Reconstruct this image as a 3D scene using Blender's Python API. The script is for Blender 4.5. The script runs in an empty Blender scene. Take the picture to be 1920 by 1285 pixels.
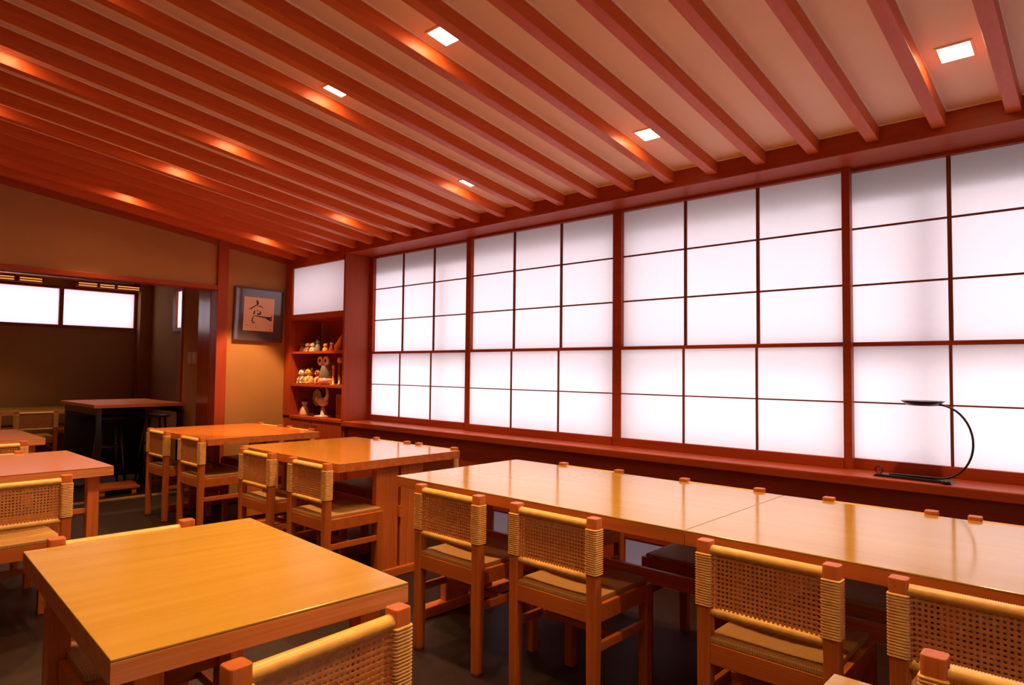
import bpy, bmesh, math, random
from mathutils import Vector, Matrix
sc = bpy.context.scene
COL = sc.collection
PI = math.pi

# ------------------------------------------------------------------ camera
FPX = 1235.12
YAW, PITCH, ROLL, CAMZ = 0.745, 0.0422, 0.0107, 1.269
cam_d = bpy.data.cameras.new('camera')
cam = bpy.data.objects.new('camera', cam_d); COL.objects.link(cam)
fw = Vector((-math.sin(YAW)*math.cos(PITCH), math.cos(YAW)*math.cos(PITCH), math.sin(PITCH)))
rt = Vector((math.cos(YAW), math.sin(YAW), 0)); up = rt.cross(fw)
r2 = rt*math.cos(ROLL) + up*math.sin(ROLL); u2 = -rt*math.sin(ROLL) + up*math.cos(ROLL)
cam.matrix_world = Matrix(((r2.x, u2.x, -fw.x, 0), (r2.y, u2.y, -fw.y, 0), (r2.z, u2.z, -fw.z, CAMZ), (0, 0, 0, 1)))
cam_d.sensor_width = 36; cam_d.lens = 36*FPX/1920; cam_d.clip_start = 0.02; cam_d.clip_end = 100
sc.camera = cam
# ------------------------------------------------------------------ world, view
w = bpy.data.worlds.new('overcast_sky'); sc.world = w; w.use_nodes = True
bg = w.node_tree.nodes['Background']
SKY = 3.75
bg.inputs[0].default_value = (0.965, 0.95, 0.965, 1); bg.inputs[1].default_value = SKY
sc.view_settings.view_transform = 'Standard'; sc.view_settings.look = 'None'
sc.view_settings.exposure = 0.2; sc.view_settings.gamma = 1; sc.view_settings.use_curve_mapping = False
sc.cycles.use_denoising = True; sc.cycles.use_adaptive_sampling = True; sc.cycles.adaptive_threshold = 0.015
sc.cycles.max_bounces = 8; sc.cycles.diffuse_bounces = 5; sc.cycles.glossy_bounces = 4
sc.cycles.transmission_bounces = 6; sc.cycles.sample_clamp_indirect = 6.0
PAPER_GLOW = 0.06
SPOT_W = 78.0
SPOT_COL = (1.0, 0.58, 0.24)
LAMP_GLOW = 32.0

# ------------------------------------------------------------------ materials
def newmat(name):
    m = bpy.data.materials.new(name); m.use_nodes = True
    nt = m.node_tree; return m, nt, nt.nodes['Principled BSDF']
def setp(b, **k):
    for a, v in k.items():
        n = {'rough': 'Roughness', 'metal': 'Metallic', 'spec': 'Specular IOR Level', 'coat': 'Coat Weight', 'coatr': 'Coat Roughness', 'ior': 'IOR'}[a]
        b.inputs[n].default_value = v
def wood(name, c1, c2, axis='x', rough=0.35, metal=0.0, coat=0.0, coatr=0.1, scale=1.0, bump=0.02, spec=0.22, ior=1.5, fine=1.0, stint=None):
    m, nt, b = newmat(name); N, L = nt.nodes, nt.links
    tc = N.new('ShaderNodeTexCoord'); mp = N.new('ShaderNodeMapping'); L.new(tc.outputs['Object'], mp.inputs[0])
    s = [26*scale]*3; s['xyz'.index(axis)] = 1.3*scale; mp.inputs['Scale'].default_value = s; mp.inputs['Location'].default_value = (3.71, 5.37, 1.93)
    n1 = N.new('ShaderNodeTexNoise'); n1.inputs['Scale'].default_value = 1.0; n1.inputs['Detail'].default_value = 5; n1.inputs['Distortion'].default_value = 0.6
    L.new(mp.outputs[0], n1.inputs['Vector'])
    mp2 = N.new('ShaderNodeMapping'); L.new(tc.outputs['Object'], mp2.inputs[0])
    s = [170*fine*scale]*3; s['xyz'.index(axis)] = 4*scale; mp2.inputs['Scale'].default_value = s; mp2.inputs['Location'].default_value = (7.13, 2.61, 4.49)
    n2 = N.new('ShaderNodeTexNoise'); n2.inputs['Scale'].default_value = 1.0; n2.inputs['Detail'].default_value = 2
    L.new(mp2.outputs[0], n2.inputs['Vector'])
    mix = N.new('ShaderNodeMix'); mix.data_type = 'FLOAT'; mix.inputs[0].default_value = 0.4
    L.new(n1.outputs[0], mix.inputs[2]); L.new(n2.outputs[0], mix.inputs[3])
    cr = N.new('ShaderNodeValToRGB'); cr.color_ramp.elements[0].position = 0.33; cr.color_ramp.elements[1].position = 0.66
    cr.color_ramp.elements[0].color = (*c2, 1); cr.color_ramp.elements[1].color = (*c1, 1)
    L.new(mix.outputs[0], cr.inputs[0]); L.new(cr.outputs[0], b.inputs['Base Color'])
    if bump:
        bp = N.new('ShaderNodeBump'); bp.inputs['Strength'].default_value = bump; bp.inputs['Distance'].default_value = 0.002
        L.new(mix.outputs[0], bp.inputs['Height']); L.new(bp.outputs[0], b.inputs['Normal'])
    setp(b, rough=rough, coat=coat, coatr=coatr, spec=spec, ior=ior)
    b.inputs['Metallic'].default_value = metal
    if stint: b.inputs['Specular Tint'].default_value = (*stint, 1)
    return m
def plain(name, c, rough=0.6, metal=0, var=0.0, vs=8, bump=0, coat=0, spec=0.5, emit=None, es=0):
    m, nt, b = newmat(name); N, L = nt.nodes, nt.links
    setp(b, rough=rough, metal=metal, coat=coat, spec=spec)
    b.inputs['Base Color'].default_value = (*c, 1)
    if var or bump:
        tc = N.new('ShaderNodeTexCoord'); n = N.new('ShaderNodeTexNoise'); n.inputs['Scale'].default_value = vs; n.inputs['Detail'].default_value = 6
        L.new(tc.outputs['Object'], n.inputs['Vector'])
        cr = N.new('ShaderNodeValToRGB'); cr.color_ramp.elements[0].position = .3; cr.color_ramp.elements[1].position = .7
        cr.color_ramp.elements[0].color = (*[x*(1-var) for x in c], 1); cr.color_ramp.elements[1].color = (*[min(1, x*(1+var)) for x in c], 1)
        L.new(n.outputs[0], cr.inputs[0]); L.new(cr.outputs[0], b.inputs['Base Color'])
        if bump:
            bp = N.new('ShaderNodeBump'); bp.inputs['Strength'].default_value = bump; bp.inputs['Distance'].default_value = 0.003
            L.new(n.outputs[0], bp.inputs['Height']); L.new(bp.outputs[0], b.inputs['Normal'])
    if emit:
        b.inputs['Emission Color'].default_value = (*emit, 1); b.inputs['Emission Strength'].default_value = es
    return m
RED1, RED2 = (0.42, 0.068, 0.016), (0.33, 0.046, 0.010)
M = {}
for a in 'xyz':
    M['red_'+a] = wood('red_stained_wood_'+a, RED1, RED2, a, rough=0.38, bump=0.015)
    M['chair_'+a] = wood('chair_wood_'+a, (0.58, 0.155, 0.027), (0.42, 0.10, 0.016), a, rough=0.36, bump=0.02, scale=1.3)
    M['edge_'+a] = wood('table_wood_'+a, (0.74, 0.22, 0.045), (0.50, 0.12, 0.022), a, rough=0.35, bump=0.03, scale=1.0)
M['edge_daylit'] = wood('daylit_table_edge', (0.86, 0.36, 0.12), (0.66, 0.22, 0.06), 'y', rough=.35, bump=.03, scale=.9)  # lighter copy of the edge wood, with the daylight on it in the colour
M['lattice'] = wood('lattice_wood', (0.24, 0.055, 0.02), (0.18, 0.035, 0.012), 'z', rough=.5)
M['rafter'] = wood('rafter_wood', (0.66, 0.125, 0.030), (0.54, 0.09, 0.018), 'y', rough=0.36, bump=0.01)
M['top_amber'] = wood('amber_lit_table_top', (0.62, 0.27, 0.04), (0.54, 0.21, 0.028), 'x', rough=0.12, metal=0, bump=0, fine=.3, scale=.6, spec=.5, ior=1.6)  # middle table: warmer light there is put into the top colour
M['top_orange'] = wood('orange_lit_table_top', (0.66, 0.21, 0.035), (0.56, 0.16, 0.024), 'x', rough=0.16, bump=0, fine=.3, scale=.6, spec=.5, ior=1.6)  # far table: the redder light is painted into the top colour
M['top_pink_lit'] = wood('pink_lit_table_top', (0.56, 0.21, 0.08), (0.48, 0.165, 0.055), 'y', rough=0.16, bump=0, fine=.3, scale=.6, spec=.6, ior=1.6)  # left tables: pink cast of daylight painted into the top colour
for a in 'xy':
    M['top_'+a] = wood('polished_table_top_'+a, (0.50, 0.32, 0.042), (0.43, 0.25, 0.028), a, rough=0.12, metal=0, spec=.5, stint=(1, .93, .72), bump=0, fine=.3, scale=0.6, ior=1.72)
M['top_soft'] = wood('satin_table_top', (0.53, 0.315, 0.045), (0.46, 0.255, 0.032), 'y', rough=0.22, spec=.5, stint=(1, .93, .72), bump=0, fine=.3, scale=0.6)
M['rattan'] = plain('rattan_wrap', (0.88, 0.48, 0.11), rough=0.36, var=0.12, vs=45, bump=0.1)
M['cane'] = plain('cane_strips', (0.66, 0.26, 0.07), rough=0.45, var=0.15, vs=60)
M['plaster'] = plain('tan_plaster', (0.44, 0.205, 0.062), rough=0.9, var=0.05, vs=3, bump=0.05)
M['plaster2'] = plain('olive_plaster', (0.46, 0.23, 0.08), rough=0.9, var=0.05, vs=3)
M['board'] = plain('ceiling_board', (0.95, 0.65, 0.48), rough=0.6, var=0.03, vs=2)
M['floor'] = plain('dark_floor', (0.020, 0.009, 0.006), rough=0.5, spec=.3, var=0.25, vs=20, bump=0.05)
M['black'] = plain('black_metal', (0.012, 0.009, 0.010), rough=0.35)
M['steel'] = plain('grey_metal', (0.25, 0.23, 0.23), rough=0.35, metal=1)
M['brightmetal'] = plain('bright_metal', (0.8, 0.75, 0.72), rough=0.25, metal=1)
M['mat'] = plain('grey_picture_mat', (0.10, 0.075, 0.095), rough=0.07, coat=1.0, spec=0.8)
M['art'] = plain('cream_art_paper', (0.80, 0.52, 0.30), rough=0.35, var=0.06, vs=5)
M['ink'] = plain('brown_ink', (0.035, 0.012, 0.015), rough=0.6)
M['seal'] = plain('red_seal', (0.45, 0.05, 0.03), rough=0.6)
def seatmat():
    m, nt, b = newmat('woven_cord_seat'); N, L = nt.nodes, nt.links
    tc = N.new('ShaderNodeTexCoord')
    wv = N.new('ShaderNodeTexWave'); wv.wave_type = 'BANDS'; wv.bands_direction = 'X'; wv.inputs['Scale'].default_value = 45; wv.inputs['Distortion'].default_value = 0.6; wv.inputs['Detail'].default_value = 2
    wv2 = N.new('ShaderNodeTexWave'); wv2.wave_type = 'BANDS'; wv2.bands_direction = 'Y'; wv2.inputs['Scale'].default_value = 18; wv2.inputs['Distortion'].default_value = 1.0
    L.new(tc.outputs['Object'], wv.inputs['Vector']); L.new(tc.outputs['Object'], wv2.inputs['Vector'])
    mx = N.new('ShaderNodeMath'); mx.operation = 'MULTIPLY'; L.new(wv.outputs['Fac'], mx.inputs[0]); L.new(wv2.outputs['Fac'], mx.inputs[1])
    cr = N.new('ShaderNodeValToRGB'); cr.color_ramp.elements[0].color = (0.40, 0.20, 0.06, 1); cr.color_ramp.elements[1].color = (0.62, 0.36, 0.11, 1)
    L.new(mx.outputs[0], cr.inputs[0]); L.new(cr.outputs[0], b.inputs['Base Color'])
    bp = N.new('ShaderNodeBump'); bp.inputs['Strength'].default_value = .35; bp.inputs['Distance'].default_value = 0.003
    L.new(wv.outputs['Fac'], bp.inputs['Height']); L.new(bp.outputs[0], b.inputs['Normal'])
    setp(b, rough=.6); return m
M['seat'] = seatmat()
def papermat(name, col, glow, tint=(0.95, 0.90, 0.92)):
    m = bpy.data.materials.new(name); m.use_nodes = True; nt = m.node_tree; N, L = nt.nodes, nt.links
    for n in list(N): N.remove(n)
    out = N.new('ShaderNodeOutputMaterial')
    tc = N.new('ShaderNodeTexCoord'); nz = N.new('ShaderNodeTexNoise'); nz.inputs['Scale'].default_value = 60; nz.inputs['Detail'].default_value = 6; nz.inputs['Roughness'].default_value = .7
    L.new(tc.outputs['Object'], nz.inputs['Vector'])
    cr = N.new('ShaderNodeValToRGB'); cr.color_ramp.elements[0].position = .3; cr.color_ramp.elements[1].position = .7
    cr.color_ramp.elements[0].color = (*[x*.96 for x in col], 1); cr.color_ramp.elements[1].color = (*col, 1)
    L.new(nz.outputs[0], cr.inputs[0])
    tr = N.new('ShaderNodeBsdfTranslucent'); df = N.new('ShaderNodeBsdfDiffuse')
    L.new(cr.outputs[0], tr.inputs['Color']); df.inputs['Color'].default_value = (*[x*.62 for x in col], 1)
    mx = N.new('ShaderNodeMixShader'); mx.inputs[0].default_value = .42
    L.new(tr.outputs[0], mx.inputs[1]); L.new(df.outputs[0], mx.inputs[2])
    em = N.new('ShaderNodeEmission'); em.inputs['Color'].default_value = (*tint, 1); em.inputs['Strength'].default_value = glow
    ad = N.new('ShaderNodeAddShader'); L.new(mx.outputs[0], ad.inputs[0]); L.new(em.outputs[0], ad.inputs[1])
    L.new(ad.outputs[0], out.inputs['Surface']); return m
M['paper'] = papermat('shoji_paper', (0.92, 0.86, 0.90), PAPER_GLOW)
M['lowpane'] = papermat('frosted_low_glass', (0.34, 0.26, 0.30), 0.08, (0.9, 0.72, 0.8))
def emat(name, c, s):
    m = bpy.data.materials.new(name); m.use_nodes = True; nt = m.node_tree; N, L = nt.nodes, nt.links
    for n in list(N): N.remove(n)
    out = N.new('ShaderNodeOutputMaterial'); em = N.new('ShaderNodeEmission')
    em.inputs['Color'].default_value = (*c, 1); em.inputs['Strength'].default_value = s
    L.new(em.outputs[0], out.inputs['Surface']); return m
M['lamp'] = emat('downlight_diffuser', (1.0, 0.66, 0.36), LAMP_GLOW)
M['amber'] = emat('amber_light_slot', (1.0, 0.42, 0.08), 0.9)

# ------------------------------------------------------------------ mesh helpers
class MB:
    def __init__(s): s.bm = bmesh.new()
    def box(s, x0, x1, y0, y1, z0, z1, mat=0):
        v = [s.bm.verts.new(p) for p in ((x0,y0,z0),(x1,y0,z0),(x1,y1,z0),(x0,y1,z0),(x0,y0,z1),(x1,y0,z1),(x1,y1,z1),(x0,y1,z1))]
        for f in ((0,3,2,1),(4,5,6,7),(0,1,5,4),(1,2,6,5),(2,3,7,6),(3,0,4,7)):
            s.bm.faces.new([v[i] for i in f]).material_index = mat
        return s
    def prism(s, pts, axis, a, b):
        """polygon pts (2D) extruded along axis from a to b"""
        def P(p, t):
            return {'x': (t, p[0], p[1]), 'y': (p[0], t, p[1]), 'z': (p[0], p[1], t)}[axis]
        A = [s.bm.verts.new(P(p, a)) for p in pts]; B = [s.bm.verts.new(P(p, b)) for p in pts]
        n = len(pts); s.bm.faces.new(A); s.bm.faces.new(list(reversed(B)))
        for i in range(n): s.bm.faces.new((A[i], B[i], B[(i+1) % n], A[(i+1) % n]))
        return s
    def rings(s, rings, cap=True, closed=False):
        R = [[s.bm.verts.new(p) for p in r] for r in rings]; n = len(R[0])
        m = len(R)
        for i in range(m if closed else m-1):
            A, B = R[i], R[(i+1) % m]
            for j in range(n):
                f = s.bm.faces.new((A[j], A[(j+1) % n], B[(j+1) % n], B[j])); f.smooth = True
        if cap and not closed: s.bm.faces.new(list(reversed(R[0]))); s.bm.faces.new(R[-1])
        return s
    def tube(s, path, r, n=10, cap=True, squash=1.0):
        path = [Vector(p) for p in path]; rr = []
        u = None
        for i, p in enumerate(path):
            d = (path[min(i+1, len(path)-1)] - path[max(i-1, 0)]).normalized()
            if u is None:
                u = d.orthogonal().normalized()
            u = (u - d*u.dot(d)).normalized(); v = d.cross(u)
            ri = r[i] if isinstance(r, (list, tuple)) else r
            rr.append([p + u*ri*math.cos(2*PI*k/n) + v*ri*squash*math.sin(2*PI*k/n) for k in range(n)])
        return s.rings(rr, cap)
    def lathe(s, c, prof, n=20, sx=1, sy=1):
        rr = [[(c[0]+sx*r*math.cos(2*PI*k/n), c[1]+sy*r*math.sin(2*PI*k/n), c[2]+z) for k in range(n)] for r, z in prof]
        return s.rings(rr)
    def ball(s, c, rx, ry=None, rz=None, n=12):
        ry = ry or rx; rz = rz or rx
        rr = []
        for i in range(1, n):
            t = PI*i/n - PI/2
            rr.append([(c[0]+rx*math.cos(t)*math.cos(2*PI*k/n), c[1]+ry*math.cos(t)*math.sin(2*PI*k/n), c[2]+rz*math.sin(t)) for k in range(n)])
        return s.rings(rr)
    def build(s, name, mat, parent=None, bevel=0, loc=None, smooth=False):
        bmesh.ops.recalc_face_normals(s.bm, faces=s.bm.faces)
        me = bpy.data.meshes.new(name); s.bm.to_mesh(me); s.bm.free()
        for mm in (mat if isinstance(mat, (list, tuple)) else [mat]): me.materials.append(mm)
        if smooth:
            for p in me.polygons: p.use_smooth = True
        o = bpy.data.objects.new(name, me); COL.objects.link(o)
        if parent is not None: o.parent = parent
        if loc: o.location = loc
        if bevel:
            b = o.modifiers.new('bevel', 'BEVEL'); b.width = bevel; b.segments = 2; b.limit_method = 'ANGLE'; b.angle_limit = math.radians(40)
        return o
def tag(o, label=None, cat=None, group=None, kind=None):
    if label: o['label'] = label
    if cat: o['category'] = cat
    if group: o['group'] = group
    if kind: o['kind'] = kind
    return o
def empty(name, loc=(0,0,0), rz=0, **k):
    o = bpy.data.objects.new(name, None); COL.objects.link(o); o.empty_display_size = .1
    o.location = loc; o.rotation_euler = (0, 0, rz); return tag(o, **k)
def struct(o): o['kind'] = 'structure'; return o
def copy_tree(o, parent=None):
    c = o.copy(); COL.objects.link(c); c.parent = parent
    for ch in list(o.children): copy_tree(ch, c)
    return c

# ------------------------------------------------------------------ room shell
YF = 3.464            # line of sill front, beam front and shelf front
XW = -6.45            # far wall
S = 0.1383            # roof slope
def zc(y): return 2.459 + S*(YF - y)     # underside of ceiling boards
XR, YN, XB = 2.2, -3.4, -10.62           # right wall, near wall, back wall of the far room
YS = 3.52                                # window side wall of the far room
YO = 2.741                               # right edge of the opening
struct(MB().box(XB-.1, XR+.1, YN-.1, 4.0, -.12, 0).build('floor', M['floor']))
ceil = MB().prism([(YN-.2, zc(YN-.2)), (3.95, zc(3.95)), (3.95, zc(3.95)+.06), (YN-.2, zc(YN-.2)+.06)], 'x', XW-.1, XR+.2).build('ceiling', M['board'])
struct(ceil)
struct(MB().box(XB-.1, XW-.1, YN-.1, YS+.1, 2.60, 2.68).build('ceiling', M['red_y']))
RD, RW, P0 = 0.072, 0.055, 0.2717
ri = -6
while True:
    xr = -.551 - P0*ri
    if xr - RW < XW+.005: break
    if xr < XR:
        y1 = YF+.002; y0 = YN
        MB().prism([(y0, zc(y0)+.002), (y1, zc(y1)+.002), (y1, zc(y1)-RD), (y0, zc(y0)-RD)], 'x', xr-RW, xr).build('rafter', M['rafter'], ceil, bevel=.002)
    ri += 1
# thin pale bead between board and rafter
ri = -6
b = MB()
while True:
    xr = -.551 - P0*ri
    if xr - RW < XW+.005: break
    if xr < XR:
        b.prism([(YN, zc(YN)), (YF, zc(YF)), (YF, zc(YF)-.007), (YN, zc(YN)-.007)], 'x', xr, xr+.005)
    ri += 1
b.box(XW, XR, YF-.005, YF, zc(YF)-.007, zc(YF))
b.build('ceiling_bead', plain('pale_bead', (.98, .80, .60), rough=.35), ceil)

# far wall with wide opening
fwm = MB()
fwm.box(XW-.12, XW, YO+.1, YF+.3, 0, 2.75)                # plaster beside the picture
fwm.box(XW-.12, XW, -1.6, YO+.1, 2.06, 3.6)                # above the opening
fwm.box(XW-.12, XW, YN-.1, -1.6, 0, 3.6)
struct(fwm.build('wall_far', M['plaster']))
struct(MB().box(XW-.13, XW+.025, -1.6, YO+.02, 2.021, 2.062).build('trim_1', M['red_y'], bevel=.003))       # header of opening
struct(MB().box(XW-.12, XW+.03, YO, YO+.105, 0, 2.62).build('trim_2', M['red_z'], bevel=.004))               # post
struct(MB().box(XW-.40, XW-.121, YO-.002, YO+.10, 0, 2.06).build('trim_3', wood('glossy_jamb_wood', RED1, RED2, 'z', rough=.18, bump=.005, coat=.6, coatr=.12), bevel=.003))   # jamb board
struct(MB().box(XW-.79, XW-.401, YO, YO+.12, 0, 2.60).build('wall_switch_side', M['plaster']))
struct(MB().box(XW-.82, XW-.791, YO-.012, YO+.13, 0, 2.60).build('trim_4', M['red_z'], bevel=.003))
struct(MB().tube([(XW-.05, -1.6, 2.008), (XW-.05, 2.02, 2.008)], .011, 12).build('trim_5', M['brightmetal']))                # sliding track
struct(MB().prism([(YN, zc(YN)), (YF, zc(YF)), (YF, zc(YF)-.10), (YN, zc(YN)-.10)], 'x', XW, XW+.018).build('trim_6', M['red_y']))
struct(MB().box(XW-.62, XW-.56, -1.6, YO, 0, .012).build('trim_7', plain('worn_threshold', (.30, .15, .07), rough=.4)))
# window wall: beam, sill, panel below, blind parts
struct(MB().box(XW, XR, YF, 3.95, 2.352, 2.62).build('trim_8', M['red_x'], bevel=.003))                      # head beam
sill = struct(MB().box(-5.33, XR, YF, 3.80, .731, .779).build('trim_9', M['red_x'], bevel=.006))             # sill board
struct(MB().box(-5.33, XR, YF+.045, 3.80, .245, .7305).box(-5.33, XR, YF+.045, 3.80, 0, .075)
       .box(-5.33, -3.43, YF+.045, 3.80, .075, .245).box(-3.25, -2.29, YF+.045, 3.80, .075, .245).box(-1.91, XR, YF+.045, 3.80, .075, .245)
       .box(-5.33, XR, 3.80, 3.83, .27, .80)
       .build('wall_window_side', M['red_x']))
for n, (a, c) in enumerate(((-3.43, -3.25), (-2.29, -1.91))):
    f = MB().box(a, a+.012, YF+.05, YF+.09, .075, .245).box(c-.012, c, YF+.05, YF+.09, .075, .245).box(a, c, YF+.05, YF+.09, .075, .087).box(a, c, YF+.05, YF+.09, .233, .245).build('window_%d' % (8+n), M['red_x'])
    struct(f); MB().box(a+.012, c-.012, YF+.066, YF+.07, .087, .233).build('pane', M['lowpane'], f)
# side panel between shelf niche and windows
struct(MB().box(-5.36, -5.33, YF, 3.85, .731, 2.352).box(-5.36, -5.33, YF+.02, 3.85, 0, .731).build('trim_10', M['red_z'], bevel=.002))
# other walls (out of frame but they close the room)
struct(MB().box(XR, XR+.1, YN-.1, -2.6, 0, 3.6).box(XR, XR+.1, 1.8, 4.0, 0, 3.6).box(XR, XR+.1, -2.6, 1.8, 2.25, 3.6).box(XR, XR+.1, -2.6, 1.8, 0, .35).box(XR, XR+.1, -2.6, -.4, .35, 2.25).build('wall_right', M['plaster']))
f = MB()  # unseen paper window, added to light the rafter sides
for y in (-.4, .7, 1.75): f.box(XR-.01, XR+.05, y, y+.05, .35, 2.25)
f.box(XR-.01, XR+.05, -.4, 1.8, .35, .40).box(XR-.01, XR+.05, -.4, 1.8, 2.2, 2.25)
f = struct(f.build('window_10', M['red_z']))
MB().box(XR+.02, XR+.021, -.35, 1.75, .40, 2.2).build('pane', M['paper'], f)
struct(MB().box(XB-.1, XR+.1, YN-.1, YN, 0, 3.6).build('wall_near', M['plaster']))
# far room
bw = MB().box(XB-.1, XB, YN, YS+.1, 0, 1.79).box(XB-.1, XB, YN, YS+.1, 2.345, 2.68).box(XB-.1, XB, 3.36, YS+.1, 1.79, 2.345).box(XB-.1, XB, YN, .2, 1.79, 2.345)
struct(bw.build('wall_back', M['plaster2']))
sw = MB().box(XB, XW-.1, YS, YS+.1, 0, 1.79).box(XB, XW-.1, YS, YS+.1, 2.33, 2.68).box(XB, -9.62, YS, YS+.1, 1.79, 2.33).box(-8.3, XW-.1, YS, YS+.1, 1.79, 2.33)
struct(sw.build('wall_side', M['plaster2']))
struct(MB().box(XB, XB+.16, YS-.16, YS, 0, 2.60).build('trim_11', M['plaster2']))

# ------------------------------------------------------------------ shoji windows
def shoji(n, x0, x1, yp, cols, stl, str_, right_end=None):
    """x0..x1 paper, yp plane of the upper paper"""
    yl = yp-.027
    ztp, zmid, zml, zb = 2.335, 1.434, 1.412, .834
    fr = MB()
    for (a, c) in ((x0-stl, x0), (x1, x1+str_)): fr.box(a, c, yp-.034, yp+.012, .779, 2.352)
    fr.box(x0, x1, yp-.034, yp+.012, ztp, 2.352)
    fr.box(x0, x1, yp-.038, yp+.012, zml, zmid)
    fr.box(x0, x1, yl-.016, yl+.02, .779, zb)
    f = struct(fr.build('window_%d' % n, M['red_x'], bevel=.002))
    up_ = MB(); lo = MB(); cw = (x1-x0)/cols
    for i in range(1, cols):
        x = x0+cw*i
        up_.box(x-.009, x+.009, yp-.012, yp-.0015, zmid, ztp); lo.box(x-.0065, x+.0065, yl-.010, yl-.0015, zb, zml)
    h = (ztp-zmid)/3
    for i in (1, 2): up_.box(x0, x1, yp-.010, yp-.001, zmid+h*i-.005, zmid+h*i+.005)
    hz = zb+(zml-zb)*.5
    lo.box(x0, x1, yl-.009, yl-.001, hz-.004, hz+.004)
    up_.build('upper_lattice', M['lattice'], f); lo.build('lower_lattice', M['lattice'], f)
    MB().box(x0, x1, yp, yp+.001, zmid, ztp).build('upper_paper', M['paper'], f)
    MB().box(x0, x1, yl, yl+.001, zb, zml).build('lower_paper', M['paper'], f)
    return f
YFRONT, YBACK = 3.726, 3.772
shoji(1, -5.278, -3.972, YBACK, 3, .05, .03)
shoji(2, -3.870, -2.492, YFRONT, 3, .055, .0335)
shoji(3, -2.425, -1.059, YFRONT, 3, .0335, .04)
shoji(4, -1.031, .285, YBACK, 3, .03, .03)
struct(MB().box(.33, XR, 3.70, 3.80, .779, 2.352).build('wall_window_end', M['plaster']))
# outer glazing bars and lintel behind the paper (throw the soft shades on it)
ob_ = MB()
for x, wd, dd in ((-4.32, .03, .05), (-2.455, .10, .025), (-.70, .08, .09)):
    ob_.box(x-wd/2, x+wd/2, YBACK+dd, YBACK+dd+.04, .70, 2.6)
ob_.box(-5.33, .33, YBACK+.03, YBACK+.07, 1.355, 1.405)
ob_.box(-5.36, XR, YBACK+.045, YBACK+.3, 2.165, 2.42).box(-5.36, XR, YBACK+.1, YBACK+.9, 2.42, 2.47)
struct(ob_.build('trim_12', plain('outer_frame', (.35, .22, .16), rough=.6)))
# window above the shelf niche
f = struct(MB().box(-6.45, -6.316, YF, YF+.06, .779, 2.352).box(-6.316, -5.345, YF, YF+.05, 2.30, 2.352).build('window_5', M['red_z'], bevel=.002))
MB().box(-6.316, -5.36, YF+.02, YF+.021, 1.817, 2.30).build('pane', M['paper'], f)
struct(MB().box(-6.45, -5.365, YF+.36, YF+.4, 0, 1.80).build('wall_niche_back', M['red_x']))
struct(MB().box(-6.45, -5.37, YF+.22, YF+.3, 2.22, 2.4).build('trim_13', M['red_x']))
# far room windows
f = struct(MB().box(XB-.02, XB+.03, .15, 3.39, 1.785, 1.825).box(XB-.02, XB+.03, .15, 3.39, 2.318, 2.35).box(XB-.02, XB+.03, 2.39, 2.44, 1.825, 2.318).box(XB-.02, XB+.03, 3.32, 3.39, 1.825, 2.318).box(XB-.02, XB+.03, .15, .2, 1.825, 2.318).build('window_6', M['red_y']))
MB().box(XB-.005, XB-.004, .2, 3.33, 1.82, 2.32).build('pane', M['paper'], f)
f = struct(MB().box(-9.62, -9.52, YS-.02, YS+.03, 1.75, 2.36).box(-9.52, -8.3, YS-.02, YS+.03, 1.75, 1.80).box(-9.52, -8.3, YS-.02, YS+.03, 2.30, 2.36).box(-8.35, -8.3, YS-.02, YS+.03, 1.8, 2.3).build('window_7', M['red_z']))
MB().box(-9.52, -8.35, YS+.01, YS+.011, 1.80, 2.30).build('pane', M['paper'], f)
# slotted lamp boxes over the far window
for i, (a, c) in enumerate(((1.30, 1.86), (1.92, 2.16), (2.58, 2.80), (2.84, 3.02), (3.06, 3.34))):
    t = MB().box(XB+.02, XB+.14, a-.02, c+.02, 2.36, 2.43).build('slotted_light_box', M['red_y'])
    MB().box(XB+.139, XB+.145, a, c, 2.372, 2.384).box(XB+.139, XB+.145, a, c, 2.402, 2.414).build('light_slot', M['amber'], t)
    tag(t, ['amber slotted light box over the far window, leftmost in view', 'amber slotted light box over the far window, beside the leftmost one',
            'amber slotted light box over the right half of the far window, nearest its mullion', 'middle amber slotted light box over the right half of the far window',
            'amber slotted light box over the far window, nearest the room corner'][i], 'light', 'slotted light boxes over the far window')

# ------------------------------------------------------------------ downlights
def cx(i): return -.4427 - P0*i
lights = [(0, 3.0), (5, 3.0), (10, 3.0), (15, 3.0), (20, 3.0), (6, 1.81), (9, 1.81), (13, 1.81), (16, 1.81), (20, 1.81), (1, 1.81),
          (13, .66), (9, .66), (5, .66), (1, .66), (16, .66), (20, .66), (9, -1.2), (3, -1.2), (15, -1.2)]  # those missing from names below are unseen, added for illumination
names = {(0, 3.0): 'square recessed downlight nearest the right edge, over the shoji window with the black lamp',
         (5, 3.0): 'square recessed downlight near the beam, above the middle of the long table row',
         (10, 3.0): 'small-looking recessed downlight near the beam above the second shoji window',
         (15, 3.0): 'recessed downlight hidden behind a rafter, third last glow along the window beam',
         (20, 3.0): 'recessed downlight hidden behind a rafter just in front of the framed calligraphy',
         (6, 1.81): 'largest bright recessed downlight at the top centre of the ceiling',
         (9, 1.81): 'narrow bright recessed downlight between rafters, left of the top centre one',
         (13, 1.81): 'rafter-hidden downlight, first orange glow beyond the narrow bright one',
         (16, 1.81): 'rafter-hidden downlight, second orange glow toward the far wall',
         (20, 1.81): 'rafter-hidden downlight whose glow is nearest the wall over the opening',
         (13, .66): 'rafter-hidden downlight glowing at the left edge of the ceiling'}
sd = bpy.data.lights.new('downlight_bulb', 'SPOT'); sd.energy = SPOT_W; sd.color = SPOT_COL; sd.spot_size = math.radians(94); sd.spot_blend = .6; sd.shadow_soft_size = .035
frm = None
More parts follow.
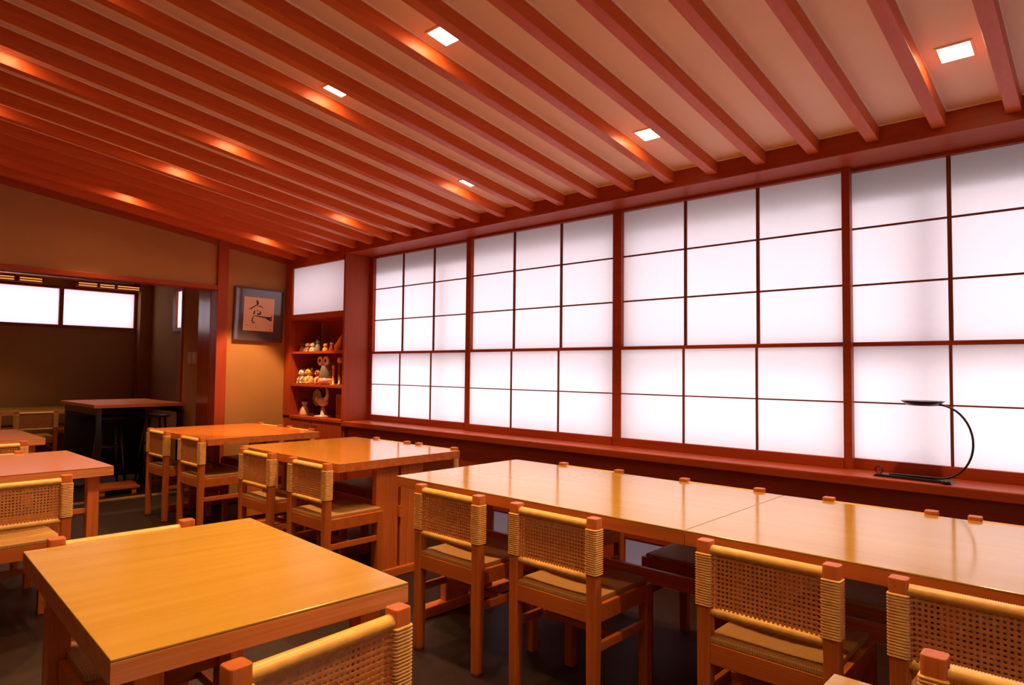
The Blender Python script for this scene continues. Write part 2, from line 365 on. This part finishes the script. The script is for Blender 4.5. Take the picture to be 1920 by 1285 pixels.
for (i, y) in lights:
    t = empty('recessed_downlight', (cx(i), y, zc(y)))
    t.rotation_euler = (-math.atan(S), 0, 0)
    tag(t, names.get((i, y), 'added recessed ceiling downlight outside the picture'), 'ceiling light', 'recessed ceiling downlights')
    if frm is None:
        q = MB()
        for a in ((-.062, .062, -.062, -.053), (-.062, .062, .053, .062), (-.062, -.053, -.053, .053), (.053, .062, -.053, .053)): q.box(a[0], a[1], a[2], a[3], -.004, .001)
        frm = q.build('trim_ring', M['board'], t); dif = MB().box(-.053, .053, -.053, .053, -.003, .0).build('diffuser', M['lamp'], t)
    else:
        for s_ in (frm, dif):
            c = s_.copy(); COL.objects.link(c); c.parent = t
    lo = bpy.data.objects.new('bulb', sd); COL.objects.link(lo); lo.parent = t; lo.location = (0, 0, -.012)
    if (i, y) == (20, 3.0):      # a narrower, stronger bulb washing the wall below the picture
        lo.data = sd.copy(); lo.data.energy = SPOT_W*2.6; lo.data.spot_size = math.radians(64); lo.data.spot_blend = .25
        lo.rotation_euler = (math.atan(S), math.radians(2), 0)

for k, (x, y) in enumerate(((-8.2, 2.35), (-9.3, 1.2), (-7.6, .2))):  # downlights added out of view to brighten the back room
    t = empty('added_downlight', (x, y, 2.60)); tag(t, 'added small round ceiling downlight of the back room, hidden above the header', 'ceiling light', 'added back room downlights')
    MB().lathe((0, 0, -.006), [(.04, 0), (.055, 0), (.055, .006)], 20).build('trim_ring', M['board'], t)
    MB().lathe((0, 0, -.004), [(.04, 0), (.04, .003)], 20).build('diffuser', M['lamp'], t)
    sd2 = bpy.data.lights.new('back_room_fill', 'SPOT'); sd2.energy = 48; sd2.color = SPOT_COL; sd2.spot_size = math.radians(105); sd2.spot_blend = .6; sd2.shadow_soft_size = .04
    lo = bpy.data.objects.new('bulb', sd2); COL.objects.link(lo); lo.parent = t; lo.location = (0, 0, -.015)
# ------------------------------------------------------------------ chair
def rrect(cx_, cy_, hw, hd, r, n=4):
    pts = []
    for k, (sx, sy) in enumerate(((1, 1), (-1, 1), (-1, -1), (1, -1))):
        for j in range(n+1):
            a = PI/2*k + PI/2*j/n
            pts.append((cx_+sx*(hw-r)+r*math.cos(a), cy_+sy*(hd-r)+r*math.sin(a)))
    return pts
PX = .1875
def post(x):
    b = MB(); rr = []
    for z, hw, hd in ((0, .018, .019), (.02, .0195, .0205), (.30, .0215, .0215), (.60, .0225, .0215), (.740, .0225, .0215), (.7425, .0212, .0202)):
        rr.append([(p[0], p[1], z) for p in rrect(x, 0, hw, hd, .008)])
    return b.rings(rr)
def wrap(x):
    b = MB(); rr = []; n = 21; z0, z1 = .541, .705
    for i in range(n):
        a = z0+(z1-z0)*i/n; h = (z1-z0)/n
        for t, g in ((0.06, .0008), (.28, .0036), (.5, .0045), (.72, .0036), (.94, .0008)):
            rr.append([(p[0], p[1], a+h*t) for p in rrect(x, 0, .0225+g, .0215+g, .009, 3)])
    return b.rings(rr)
def wrapped_rail(zc_, rz, ry, ridge=.0019):
    b = MB(); rr = []; L_ = PX-.021; n = 66; yc = 0.0
    for i in range(n*2+1):
        x = -L_+2*L_*i/(n*2); g = ridge if i % 2 else 0
        rr.append([(x, yc+(ry+g)*math.cos(2*PI*k/16), zc_+(rz+g)*math.sin(2*PI*k/16)) for k in range(16)])
    return b.rings(rr)
def make_chair():
    t = empty('rattan_chair')
    for x in (-PX, PX): post(x).build('leg', M['chair_z'], t)
    for x in (-PX, PX):
        MB().prism(rrect(x*.985, .354, .02, .02, .004, 2), 'z', 0, .431).build('leg', M['chair_z'], t)
    fb = MB()
    L_ = PX-.02
    fb.box(-L_, L_, -.014, .012, .368, .431).box(-L_, L_, .343, .366, .368, .431)
    for s_ in (-1, 1): fb.box(s_*PX-.013, s_*PX+.013, .02, .335, .368, .431)
    fb.build('seat_frame', M['chair_x'], t, bevel=.002)
    for s_ in (-1, 1):
        MB().box(s_*PX-.0095, s_*PX+.0095, .018, .336, .262, .293).build('stretcher', M['chair_y'], t, bevel=.002)
    MB().box(-PX+.011, PX-.011, .15, .172, .264, .290).build('stretcher', M['chair_x'], t, bevel=.002)
    # seat: slightly sagging woven pad
    b = MB(); n = 10; g = []
    def zz(u, v): return .449 - .010*math.sin(PI*u)*math.sin(PI*v)
    X0, X1, Y0, Y1 = -.182, .182, -.012, .372
    top = [[b.bm.verts.new((X0+(X1-X0)*i/n, Y0+(Y1-Y0)*j/n, zz(i/n, j/n))) for j in range(n+1)] for i in range(n+1)]
    bot = [[b.bm.verts.new((X0+(X1-X0)*i/n, Y0+(Y1-Y0)*j/n, .4315)) for j in range(n+1)] for i in range(n+1)]
    def cut(i, j): return False
    for i in range(n):
        for j in range(n):
            b.bm.faces.new((top[i][j], top[i+1][j], top[i+1][j+1], top[i][j+1])).smooth = True
            b.bm.faces.new((bot[i][j], bot[i][j+1], bot[i+1][j+1], bot[i+1][j]))
    for i in range(n):
        b.bm.faces.new((top[i][0], bot[i][0], bot[i+1][0], top[i+1][0])); b.bm.faces.new((top[i][n], top[i+1][n], bot[i+1][n], bot[i][n]))
        b.bm.faces.new((top[0][i], top[0][i+1], bot[0][i+1], bot[0][i])); b.bm.faces.new((top[n][i], bot[n][i], bot[n][i+1], top[n][i+1]))
    b.build('seat', M['seat'], t, bevel=.003)
    # drop the seat between the rear posts: narrower rear strip is given by the posts passing through its corners
    wrapped_rail(.714, .0150, .017).build('top_rail', M['rattan'], t)
    wrapped_rail(.527, .0150, .016).build('bottom_rail', M['rattan'], t)
    for x in (-PX, PX): wrap(x).build('post_wrapping', M['rattan'], t)
    # cane panel: two crossing layers of strips, looping round the posts at both sides
    c = MB(); x0 = -PX+.0205; x1 = PX-.0205; nc = 25; nr = 12; L2 = x1-x0
    zb0, zt0 = .541, .701
    for i in range(nc):
        x = x0+L2*(i+.5)/nc
        c.box(x-.0033, x+.0033, -.0100, -.0086, zb0-.006, zt0+.004)
    for i in range(nr):
        z = zb0+(zt0-zb0)*(i+.5)/nr
        for (h1, dz, sgn) in ((.0034, 0, -1),):
            pts = [(x0-.003, -.021, .0022), (x0+.004, -.0175, .0020), (x0+.012, -.0112, .0028), (x0+.03, -.0092, h1), (0, -.0088, h1), (x1-.03, -.0092, h1), (x1-.012, -.0112, .0028), (x1-.004, -.0175, .0020), (x1+.003, -.021, .0022)]
            A = [c.bm.verts.new((p[0], p[1], z-p[2])) for p in pts]; B = [c.bm.verts.new((p[0], p[1], z+p[2])) for p in pts]
            A2 = [c.bm.verts.new((p[0], p[1]-.0014, z-p[2])) for p in pts]; B2 = [c.bm.verts.new((p[0], p[1]-.0014, z+p[2])) for p in pts]
            for k in range(len(pts)-1):
                c.bm.faces.new((A[k], A[k+1], B[k+1], B[k])); c.bm.faces.new((A2[k], B2[k], B2[k+1], A2[k+1]))
                c.bm.faces.new((B[k], B[k+1], B2[k+1], B2[k])); c.bm.faces.new((A[k], A2[k], A2[k+1], A[k+1]))
    c.build('cane_panel', M['cane'], t)
    return t
R0, R180, RW_, RE = 0, PI, PI/2, -PI/2     # seat towards +Y, -Y, -X, +X
chairs = [
 (-2.178, 1.963, R0, 'rattan-backed chair at the near side of the long table row, first from its left end', 'row'),
 (-1.587, 1.963, R0, 'rattan-backed chair at the near side of the long table row, second from its left end', 'row'),
 (-.783, 1.963, R0, 'rattan-backed chair at the long table row, just right of the seam between its tables', 'row'),
 (-.245, 1.963, R0, 'rattan-backed chair at the long table row, rightmost, partly behind a nearer chair', 'row'),
 (-2.17, 3.006, R180, 'rattan chair on the window side of the long tables, furthest left there', 'row'),
 (-1.41, 3.006, R180, 'rattan chair on the window side of the long tables, just left of the seam', 'row'),
 (-.735, 3.006, R180, 'rattan chair on the window side of the long tables, just right of the seam', 'row'),
 (-.22, 3.006, R180, 'rattan chair on the window side of the long tables, below the black desk lamp', 'row'),
 (-4.05, 2.01, R0, 'left rattan chair on the near side of the middle table in the window line', 'mid'),
 (-3.42, 2.01, R0, 'right rattan chair on the near side of the middle table in the window line', 'mid'),
 (-4.03, 3.046, R180, 'rattan chair across the middle table, window side, the left one', 'mid'),
 (-3.52, 3.046, R180, 'rattan chair across the middle table, window side, the right one', 'mid'),
 (-5.93, 2.075, R0, 'left rattan chair at the table in front of the framed calligraphy', 'farc'),
 (-5.245, 2.075, R0, 'right rattan chair at the table in front of the framed calligraphy', 'farc'),
 (-5.92, 3.059, R180, 'rattan chair on the window side of the table by the display shelf, left one', 'farc'),
 (-5.38, 3.06, R180, 'rattan chair on the window side of the table by the display shelf, right one', 'farc'),
 (-3.745, .715, RW_, 'rattan chair at the left edge of the picture with its cane back to the camera', 'left'),
 (-4.97, .755, RE, 'rattan chair whose post shows just behind the pinkish left table', 'left'),
 (-5.60, .90, RW_, 'rattan chair at the furthest small table on the left edge', 'left'),
 (-1.178, .738, RW_+.06, 'rattan chair in the foreground, cane back against the near end of the honey-coloured table', 'front'),
 (-2.388, .745, RE-.05, 'rattan chair tucked in at the far end of the honey-coloured foreground table', 'front'),
 (-.080, 1.478, R180, 'rattan chair in the bottom right corner, only post and top rail showing', 'corner'),
 (-9.22, 1.90, RW_, 'dark-looking rattan chair in the back room, back to the camera, beside the high counter', 'back'),
 (-9.22, 1.36, RW_, 'dark-looking rattan chair in the back room at the left edge of the picture', 'back'),
]
proto = None
for (x, y, rz, lab, g) in chairs:
    o = make_chair() if proto is None else copy_tree(proto)
    proto = proto or o
    o.location = (x, y, 0); o.rotation_euler = (0, 0, rz)
    tag(o, lab, 'chair', 'rattan-backed dining chairs')

# ------------------------------------------------------------------ tables
def big_table(cx_, cy_, lx, ly, label, rz=0, ins=.06, lw=.175, th=.05, z=.729, ends=(True, True), name='dining_table', top='top_x', cat='table', group='long window-side dining tables'):
    t = empty(name, (cx_, cy_, 0), rz); tag(t, label, cat, group)
    top = MB().box(-lx/2, lx/2, -ly/2, ly/2, z-.006, z).build('tabletop', M[top], t, bevel=.002)
    MB().box(-lx/2, lx/2, -ly/2, ly/2, z-th, z-.0065).build('table_edge', M['edge_x'], t, bevel=.001)
    for s_ in (-1, 1):
        xe = s_*(lx/2-ins)
        for q in (-1, 1):
            MB().box(xe-.02, xe+.02, min(q*.01, q*lw), max(q*.01, q*lw), .05, z-th).build('leg', M['edge_z'], t, bevel=.002)
        MB().box(xe-.03, xe+.03, -.32, .32, 0, .055).build('foot', M['edge_y'], t, bevel=.006)
        MB().box(xe-.035, xe+.035, -.0095, .0095, .36, .425).build('tenon', M['edge_x'], t)
    MB().box(-lx/2+ins+.035, lx/2-ins-.035, -.0095, .0095, .36, .42).build('stretcher', M['edge_x'], t)
    return t
big_table((-2.705-1.1065)/2, 2.529, 1.5985, .906, 'left one of the two joined long tables under the shoji windows')
big_table((-1.1035+.497)/2, 2.529, 1.6005, .906, 'right one of the two joined long tables, cut off by the right edge')
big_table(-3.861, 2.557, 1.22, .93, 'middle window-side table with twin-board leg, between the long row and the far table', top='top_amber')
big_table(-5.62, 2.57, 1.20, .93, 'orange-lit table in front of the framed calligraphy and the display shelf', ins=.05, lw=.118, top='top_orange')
big_table(.22, .84, 1.22, .90, 'table of which only one corner shows at the bottom right of the picture')
def small_table(cx_, cy_, lx, ly, label, rz=0, th=.05, z=.729, top='top_y'):
    t = empty('square_table', (cx_, cy_, 0), rz); tag(t, label, 'table', 'small four-legged dining tables')
    MB().box(-lx/2, lx/2, -ly/2, ly/2, z-.006, z).build('tabletop', M[top], t, bevel=.002)
    MB().box(-lx/2, lx/2, -ly/2, ly/2, z-th, z-.0065).build('table_edge', M['edge_daylit'], t, bevel=.001)
    for sx in (-1, 1):
        for sy in (-1, 1):
            a, c = sx*(lx/2-.075), sy*(ly/2-.08)
            MB().box(a-.028, a+.028, c-.028, c+.028, 0, z-th).build('leg', M['edge_z'], t, bevel=.003)
    for sx in (-1, 1):
        a = sx*(lx/2-.075)
        MB().box(a-.011, a+.011, -ly/2+.109, ly/2-.109, .484, .508).build('stretcher', M['edge_y'], t)
    return t
small_table(-1.843, .769, .9755, .6625, 'honey-coloured foreground table with its whole top in view', -.0555, top='top_soft')
small_table(-4.478, .69, .925, .99, 'pinkish small table on the left edge, behind the cane chair back', top='top_pink_lit')
small_table(-6.38, .78, .99, .99, 'furthest small table on the left edge, just inside the opening', top='top_pink_lit')
small_table(-9.95, 1.75, .90, 1.95, 'long plain table along the wall of the back room')

# ------------------------------------------------------------------ display shelf
sh = empty('display_shelf', (-5.84, YF+.17, 0)); tag(sh, 'red-stained niche shelf with three compartments of figurines beside the shoji windows', 'shelf')
def sb(*a): return tuple(v-o for v, o in zip(a, (-5.84, -5.84, YF+.17, YF+.17, 0, 0)))
XL, XRS = -6.315, -5.362
for n_, z0, z1, yf in (('top_board', 1.762, 1.817, 0), ('shelf_board', 1.414, 1.437, .01), ('shelf_board', 1.083, 1.108, .01), ('shelf_board', .755, .783, .0)):
    MB().box(*sb(XL, XRS, YF+yf, YF+.355, z0, z1)).build(n_, M['red_x'], sh, bevel=.002)
MB().box(*sb(XL-.02, XL, YF+.062, YF+.355, .783, 1.817)).build('side_panel', M['red_z'], sh)
base = MB().box(*sb(-6.44, XRS, YF+.03, YF+.355, .0, .755)).build('cabinet', M['red_z'], sh)
for a, c, hx in ((-6.435, -5.90, -5.97), (-5.893, XRS-.002, -5.82)):
    d = MB().box(*sb(a, c, YF+.008, YF+.0295, .04, .75)).build('door', M['red_z'], sh, bevel=.002)
    hb = MB(); hb.tube([Vector(sb(hx-.025, 0, YF+.008, 0, .70, 0)[::2]), Vector((hx-.025+5.84, -.17-.012, .70)), Vector((hx+.025+5.84, -.17-.012, .70)), Vector((hx+.025+5.84, -.17+.008, .70))], .004)
    hb.build('handle', M['black'], d)
# figurines: each a small pottery or wood piece
def fmat(n, c, r=.3): return plain(n, c, rough=r, coat=.3, var=.08, vs=40)
F = {k: fmat('glaze_'+k, c) for k, c in dict(white=(.85, .72, .58), cream=(.8, .55, .32), red=(.55, .07, .03), orange=(.85, .32, .03), brown=(.20, .07, .03), grey=(.22, .20, .18), dark=(.03, .02, .02), pink=(.8, .45, .4), yellow=(.85, .5, .05), green=(.2, .28, .14)).items()}
def figurine(px, py, z, h, kind, c1, c2, label, name):
    w_ = h*.34
    t = empty(name, (px, py, z)); tag(t, label, 'figurine', 'figurines on the display shelf')
    if kind in ('cat', 'dog', 'bear'):
        MB().lathe((0, 0, 0), [(w_*.9, 0), (w_*1.0, h*.08), (w_*.95, h*.25), (w_*.75, h*.45), (w_*.45, h*.55)], 16).build('body', F[c1], t)
        hd = MB().ball((0, -.004, h*.70), w_*.88, w_*.8, h*.23)
        for s_ in (-1, 1):
            if kind == 'cat': hd.lathe((s_*w_*.5, 0, h*.84), [(w_*.28, 0), (w_*.16, h*.09), (w_*.02, h*.17)], 8)
            elif kind == 'dog': hd.ball((s_*w_*.85, 0, h*.70), w_*.2, w_*.25, h*.14, 8)
            else: hd.ball((s_*w_*.62, 0, h*.88), w_*.28, w_*.2, w_*.28, 8)
        hd.ball((0, -w_*.75, h*.64), w_*.3, w_*.25, h*.07, 8)
        hd.build('head', F[c2], t)
        e = MB()
        for s_ in (-1, 1): e.ball((s_*w_*.34, -w_*.78, h*.74), w_*.12, w_*.08, w_*.12, 6)
        e.build('eyes', F['dark'], t)
        pw = MB()
        for s_ in (-1, 1): pw.ball((s_*w_*.5, -w_*.75, h*.07), w_*.3, w_*.4, h*.07, 8); pw.tube([(s_*w_*.55, -w_*.35, h*.45), (s_*w_*.5, -w_*.8, h*.28), (s_*w_*.45, -w_*.85, h*.12)], w_*.17, 8)
        pw.build('paws', F[c2], t)
    elif kind == 'doll':
        MB().lathe((0, 0, 0), [(w_*.8, 0), (w_*.85, h*.06), (w_*.7, h*.3), (w_*.5, h*.5), (w_*.3, h*.6)], 16).build('robe', F[c1], t)
        MB().ball((0, 0, h*.74), w_*.55, w_*.52, h*.17).build('head', F[c2], t)
        MB().lathe((0, 0, h*.82), [(w_*.55, 0), (w_*.5, h*.06), (w_*.2, h*.14), (w_*.05, h*.17)], 12).build('hair', F['dark'], t)
    elif kind == 'owl':
        MB().lathe((0, 0, 0), [(w_*.5, 0), (w_*.75, h*.12), (w_*.8, h*.4), (w_*.6, h*.65), (w_*.5, h*.75)], 16).build('body', F[c1], t)
        MB().ball((0, 0, h*.8), w_*.7, w_*.5, h*.14).build('head', F[c1], t)
        e = MB()
        for s_ in (-1, 1): e.tube([(s_*w_*.55, -w_*.3, h*.87), (s_*w_*.55, -w_*.55, h*.87)], w_*.48, 14)
        e.build('eye_discs', F[c2], t)
        e = MB()
        for s_ in (-1, 1): e.ball((s_*w_*.55, -w_*.56, h*.87), w_*.2, w_*.08, w_*.2, 8)
        e.build('pupils', F['dark'], t)
        MB().lathe((0, 0, h*.03), [(w_*.82, 0), (w_*.86, h*.1), (w_*.84, h*.2)], 16).build('skirt', F['pink'], t)
    elif kind == 'bird':
        MB().lathe((0, 0, 0), [(w_*.9, 0), (w_*.9, h*.05), (w_*.3, h*.08), (w_*.14, h*.35)], 12).build('foot', F[c1], t)
        MB().ball((-w_*.1, 0, h*.52), w_*.85, w_*.4, h*.16).build('body', F[c1], t)
        MB().tube([(w_*.4, 0, h*.58), (w_*.75, 0, h*.75), (w_*.7, 0, h*.92), (w_*.45, 0, h)], [w_*.25, w_*.17, w_*.14, w_*.1], 8).build('neck', F[c2], t)
        MB().tube([(-w_*.8, 0, h*.55), (-w_*1.3, 0, h*.62), (-w_*1.5, 0, h*.5)], [w_*.3, w_*.18, w_*.04], 8).build('tail', F[c2], t)
    elif kind == 'stick':
        MB().lathe((0, 0, 0), [(w_*.5, 0), (w_*.5, h*.03), (w_*.2, h*.05), (w_*.17, h*.5), (w_*.25, h*.7), (w_*.1, h*.78)], 12).build('body', F[c1], t)
        MB().ball((0, 0, h*.86), w_*.3, w_*.3, h*.12).build('head', F[c2], t)
    elif kind == 'flame':
        MB().lathe((0, 0, 0), [(w_*1.1, 0), (w_*1.1, h*.06), (w_*.9, h*.1)], 14).build('stand', F[c1], t)
        MB().tube([(-w_*.3, 0, h*.08), (-w_*.5, 0, h*.3), (w_*.1, 0, h*.55), (w_*.3, 0, h*.78), (w_*.75, 0, h)], [w_*.7, w_*.75, w_*.55, w_*.3, w_*.05], 10).build('body', F[c2], t)
    return t
z1, z2, z3 = 1.4375, 1.1085, .7835
figs = [
 (558.6, z1, .055, 'bird', 'white', 'red', 'tiny white bird figurine with a red back, left end of the top compartment', 'bird_figurine'),
 (568.5, z1, .10, 'cat', 'cream', 'brown', 'cream cat figurine with a dark brown head on the top compartment', 'cat_figurine'),
 (578, z1, .10, 'dog', 'red', 'white', 'red and white dog figurine in the left cluster of the top compartment', 'dog_figurine'),
 (587, z1, .095, 'cat', 'white', 'white', 'small all-white cat figurine in the left cluster of the top compartment', 'cat_figurine'),
 (596, z1, .13, 'doll', 'grey', 'grey', 'grey pointed figurine standing alone mid top compartment', 'doll_figurine'),
 (611, z1, .085, 'bear', 'cream', 'orange', 'squat cream and orange bear figurine right of the grey one', 'bear_figurine'),
 (622, z1, .105, 'doll', 'red', 'white', 'small doll in a red robe on the top compartment', 'doll_figurine'),
 (637, z1, .16, 'flame', 'red', 'orange', 'orange curling fish figurine on a red stand, right end of the top compartment', 'fish_figurine'),
 (561, z2, .16, 'cat', 'grey', 'white', 'white-faced eared cat figurine, leftmost of the middle compartment', 'cat_figurine'),
 (581, z2, .17, 'bear', 'cream', 'yellow', 'yellow-headed round bear figurine in the middle compartment', 'bear_figurine'),
 (598.5, z2, .16, 'dog', 'cream', 'red', 'red-headed dog figurine beside the yellow-headed bear', 'dog_figurine'),
 (612.5, z2, .27, 'owl', 'grey', 'pink', 'tall owl figurine with two round pink eyes in the middle compartment', 'owl_figurine'),
 (625, z2, .20, 'stick', 'orange', 'orange', 'upright orange stick figurine beside the owl', 'stick_figurine'),
 (637, z2, .28, 'stick', 'brown', 'white', 'tallest brown stick figurine with a white head, right end of the middle compartment', 'stick_figurine'),
 (542, z3, .09, 'doll', 'red', 'orange', 'small red doll in the left corner of the bottom compartment', 'doll_figurine'),
 (571, z3, .17, 'doll', 'cream', 'cream', 'cream seated figure in the bottom compartment, left of the dark fan', 'doll_figurine'),
 (606, z3, .29, 'bird', 'pink', 'white', 'long-necked pale crane figurine in the bottom compartment', 'crane_figurine'),
]
fx, fy = [], []
def px_to_x(u, v, yy):
    d = fw*1.0 + r2*((u-960)/FPX) - u2*((v-642.5)/FPX)
    return d.x*yy/d.y
for (u, z, h, kind, c1, c2, lab, nm) in figs:
    v = {z1: 652, z2: 712, z3: 775}[z]; yy = YF+.11 if kind != 'stick' else YF+.12
    figurine(max(px_to_x(u, v, yy), XL+.36*h+.012), yy, z, h, kind, c1, c2, lab, nm)
fan = empty('table_fan', (-6.02, YF+.16, z3)); tag(fan, 'small dark table fan in the bottom compartment of the display shelf', 'fan')
MB().lathe((0, 0, 0), [(.06, 0), (.06, .012), (.02, .02), (.012, .12)], 16).build('base', M['black'], fan)
MB().tube([(0, -.02, .185), (0, .02, .185)], .085, 20).build('guard', M['steel'], fan)
MB().tube([(0, .02, .185), (0, .05, .185)], .03, 12).build('motor', M['black'], fan)
rad = empty('lattice_box', (-5.52, YF+.2, z3)); tag(rad, 'brown wooden box with a slatted front at the right of the bottom compartment', 'box')
MB().box(-.13, .13, -.07, .07, 0, .235).build('case', M['chair_x'], rad, bevel=.003)
g = MB()
for i in range(7): g.box(-.10+i*.033-.004, -.10+i*.033+.004, -.078, -.0705, .03, .20)
g.box(-.125, .125, -.078, -.0705, .02, .03).box(-.125, .125, -.078, -.0705, .20, .212)
g.build('slatted_front', M['chair_z'], rad)

# ------------------------------------------------------------------ framed calligraphy
pc = empty('framed_calligraphy', (XW, 3.17, 1.805), 0); tag(pc, 'dark-framed brush calligraphy on cream paper with a wide grey mat, on the tan wall', 'picture')
pc.rotation_euler = (math.radians(-0.8), math.radians(2), 0)
H_, W_ = .272, .262
q = MB()
for a in ((-W_, W_, H_-.016, H_), (-W_, W_, -H_, -H_+.016), (-W_, -W_+.016, -H_+.016, H_-.016), (W_-.016, W_, -H_+.016, H_-.016)): q.box(.004, .03, a[0], a[1], a[2], a[3])
q.build('frame', plain('dark_frame', (.10, .025, .015), rough=.3), pc, bevel=.002)
MB().box(.004, .016, -W_+.016, W_-.016, -H_+.016, H_-.016).build('mat', M['mat'], pc)
ax, az = .160, .168
MB().box(.0161, .0172, -ax, ax, -az+.004, az+.008).build('art_paper', M['art'], pc)
st = MB()
def stroke(pts, ws):
    """brush stroke: centreline pts (u right 0..1, v down 0..1) with half widths"""
    P = [((-ax+2*ax*u), (az+.008-2*az*v)) for u, v in pts]; L_, R_ = [], []
    for i, p in enumerate(P):
        a = P[max(i-1, 0)]; c = P[min(i+1, len(P)-1)]; dx, dy = c[0]-a[0], c[1]-a[1]; l = math.hypot(dx, dy) or 1
        nx, ny = -dy/l, dx/l; h = ws[i]*ax
        L_.append((p[0]+nx*h, p[1]+ny*h)); R_.append((p[0]-nx*h, p[1]-ny*h))
    for i in range(len(P)-1):
        vs = [(.0173, *L_[i]), (.0173, *L_[i+1]), (.0173, *R_[i+1]), (.0173, *R_[i])]
        V = [st.bm.verts.new(x) for x in vs]; V2 = [st.bm.verts.new((x[0]+.0005, x[1], x[2])) for x in vs]
        st.bm.faces.new(V2); st.bm.faces.new(V)
stroke([(.40, .08), (.43, .13), (.44, .18), (.42, .24)], [.03, .07, .075, .03])
stroke([(.42, .22), (.33, .28), (.24, .34), (.16, .37)], [.03, .03, .035, .015])
stroke([(.44, .27), (.50, .25), (.57, .27), (.64, .31)], [.012, .03, .03, .012])
stroke([(.36, .40), (.34, .46), (.33, .51)], [.02, .045, .05])
stroke([(.43, .38), (.46, .41)], [.02, .03])
stroke([(.44, .50), (.52, .50), (.55, .45), (.52, .41)], [.05, .06, .05, .03])
stroke([(.32, .56), (.45, .56), (.60, .58), (.75, .59), (.90, .59)], [.012, .03, .035, .045, .06])
stroke([(.72, .60), (.84, .64), (.93, .68)], [.01, .06, .03])
stroke([(.93, .50), (.91, .58), (.92, .68)], [.01, .04, .03])
stroke([(.33, .57), (.29, .65), (.28, .72), (.32, .77), (.40, .76)], [.02, .035, .04, .04, .012])
st.build('brush_strokes', M['ink'], pc)
MB().box(.0173, .0178, .125, .137, -.150, -.136).box(.0173, .0178, -.135, -.115, -.112, -.106).build('seal_marks', M['seal'], pc)

# ------------------------------------------------------------------ desk lamp on the sill
lp = empty('desk_lamp', (-.72, 3.55, .779)); tag(lp, 'black desk lamp with a curved arm and flat dish head, standing on the window sill', 'lamp')
MB().prism([(-.165, .0), (-.15, .012), (.15, .012), (.165, 0), (.165, -.0)][:4], 'y', -.028, .028).build('base', M['black'], lp)
MB().ball((.142, -.034, .010), .020, .018, .011).build('switch', M['black'], lp)
arc = []
arc += [(-.10, 0, .014), (0, 0, .016), (.09, 0, .018)]
for k in range(0, 21):
    a = -PI/2 + PI*k/20*.97
    arc.append((.105+.135*math.cos(a), 0, .186+.168*math.sin(a)))
arc += [(.07, 0, .351), (.02, 0, .350)]
MB().tube(arc, [.0055]*3+[.0048]*(len(arc)-3), 10).build('arm', M['black'], lp)
MB().lathe((.03, 0, .347), [(.055, 0), (.062, .001), (.088, .020), (.088, .022), (.05, .021)], 28, sx=1.0, sy=1.0).build('lamp_head', M['black'], lp)
MB().tube([(-.145+.017*math.cos(2*PI*k/16), 0, .030+.017*math.sin(2*PI*k/16)) for k in range(17)], .0028, 8, cap=False).build('ring', M['black'], lp)
for o in lp.children:
    if o.name.startswith('lamp_head'): o.location = (.015, 0, 0)
lp.rotation_euler = (0, 0, -.09)

# ------------------------------------------------------------------ wall switch
swt = empty('light_switch', (-6.97, YO, 1.36)); tag(swt, 'pale double light switch plate on the wall beyond the opening', 'switch')
MB().box(-.105, -.01, -.008, 0, -.062, .062).box(.005, .105, -.008, 0, -.062, .062).build('plate', plain('switch_plate', (.55, .38, .28), rough=.3), swt, bevel=.002)
MB().box(-.085, -.03, -.013, -.0085, -.04, .04).box(.03, .085, -.013, -.0085, -.04, .04).build('rocker', plain('rocker', (.7, .5, .4), rough=.3), swt, bevel=.002)

# ------------------------------------------------------------------ back room: counter, stools, foot board
ct = empty('high_counter', (-7.66, 2.33, 0)); tag(ct, 'high counter table with an orange wooden top and black frame in the back room', 'counter')
MB().box(-.59, .57, -.42, .395, .868, .90).build('countertop', M['edge_y'], ct, bevel=.003)
for sx in (-.54, .53):
    for sy in (-.37, .36):
        MB().box(sx-.02, sx+.02, sy-.02, sy+.02, 0, .868).build('leg', M['black'], ct)
MB().box(-.545, -.525, -.35, .34, .06, .8675).box(-.52, .51, -.39, -.37, .80, .8675).box(-.52, .51, .36, .38, .80, .8675).build('apron_and_shade_panel', M['black'], ct)  # side aprons, plus a black back sheet standing in for the dark under the counter
def stool(x, y, label):
    t = empty('bar_stool', (x, y, 0)); tag(t, label, 'stool', 'bar stools under the high counter')
    MB().lathe((0, 0, .705), [(.13, 0), (.155, .006), (.16, .02), (.15, .03), (.05, .033)], 24).build('seat', plain('dark_brown_seat', (.10, .04, .03), rough=.25), t)
    for k in range(4):
        a = PI/4+PI/2*k
        MB().tube([(.11*math.cos(a), .11*math.sin(a), .705), (.19*math.cos(a), .19*math.sin(a), 0)], .013, 8).build('leg', M['steel'], t)
    for z, r in ((.18, .17), (.42, .14)):
        pts = [(r*math.cos(PI/4+PI/2*k), r*math.sin(PI/4+PI/2*k), z) for k in range(5)]
        b_ = MB()
        for k in range(4): b_.tube([pts[k], pts[k+1]], .008, 8)
        b_.build('foot_ring', M['steel'], t)
stool(-7.90, 2.27, 'round-seated bar stool with splayed legs, the left of two under the high counter')
stool(-7.93, 2.73, 'round-seated bar stool, the right of two under the high counter')
fbd = empty('foot_board', (-7.47, 2.22, 0)); tag(fbd, 'low reddish plank foot board on the floor before the high counter', 'board')
MB().box(-.19, -.005, -.20, .20, .05, .075).build('plank', M['edge_y'], fbd, bevel=.003)
MB().box(.005, .19, -.20, .17, .05, .075).build('plank', M['edge_y'], fbd, bevel=.003)
for y_ in (-.16, .12): MB().box(-.18, .18, y_-.02, y_+.02, 0, .05).build('runner', M['edge_x'], fbd)
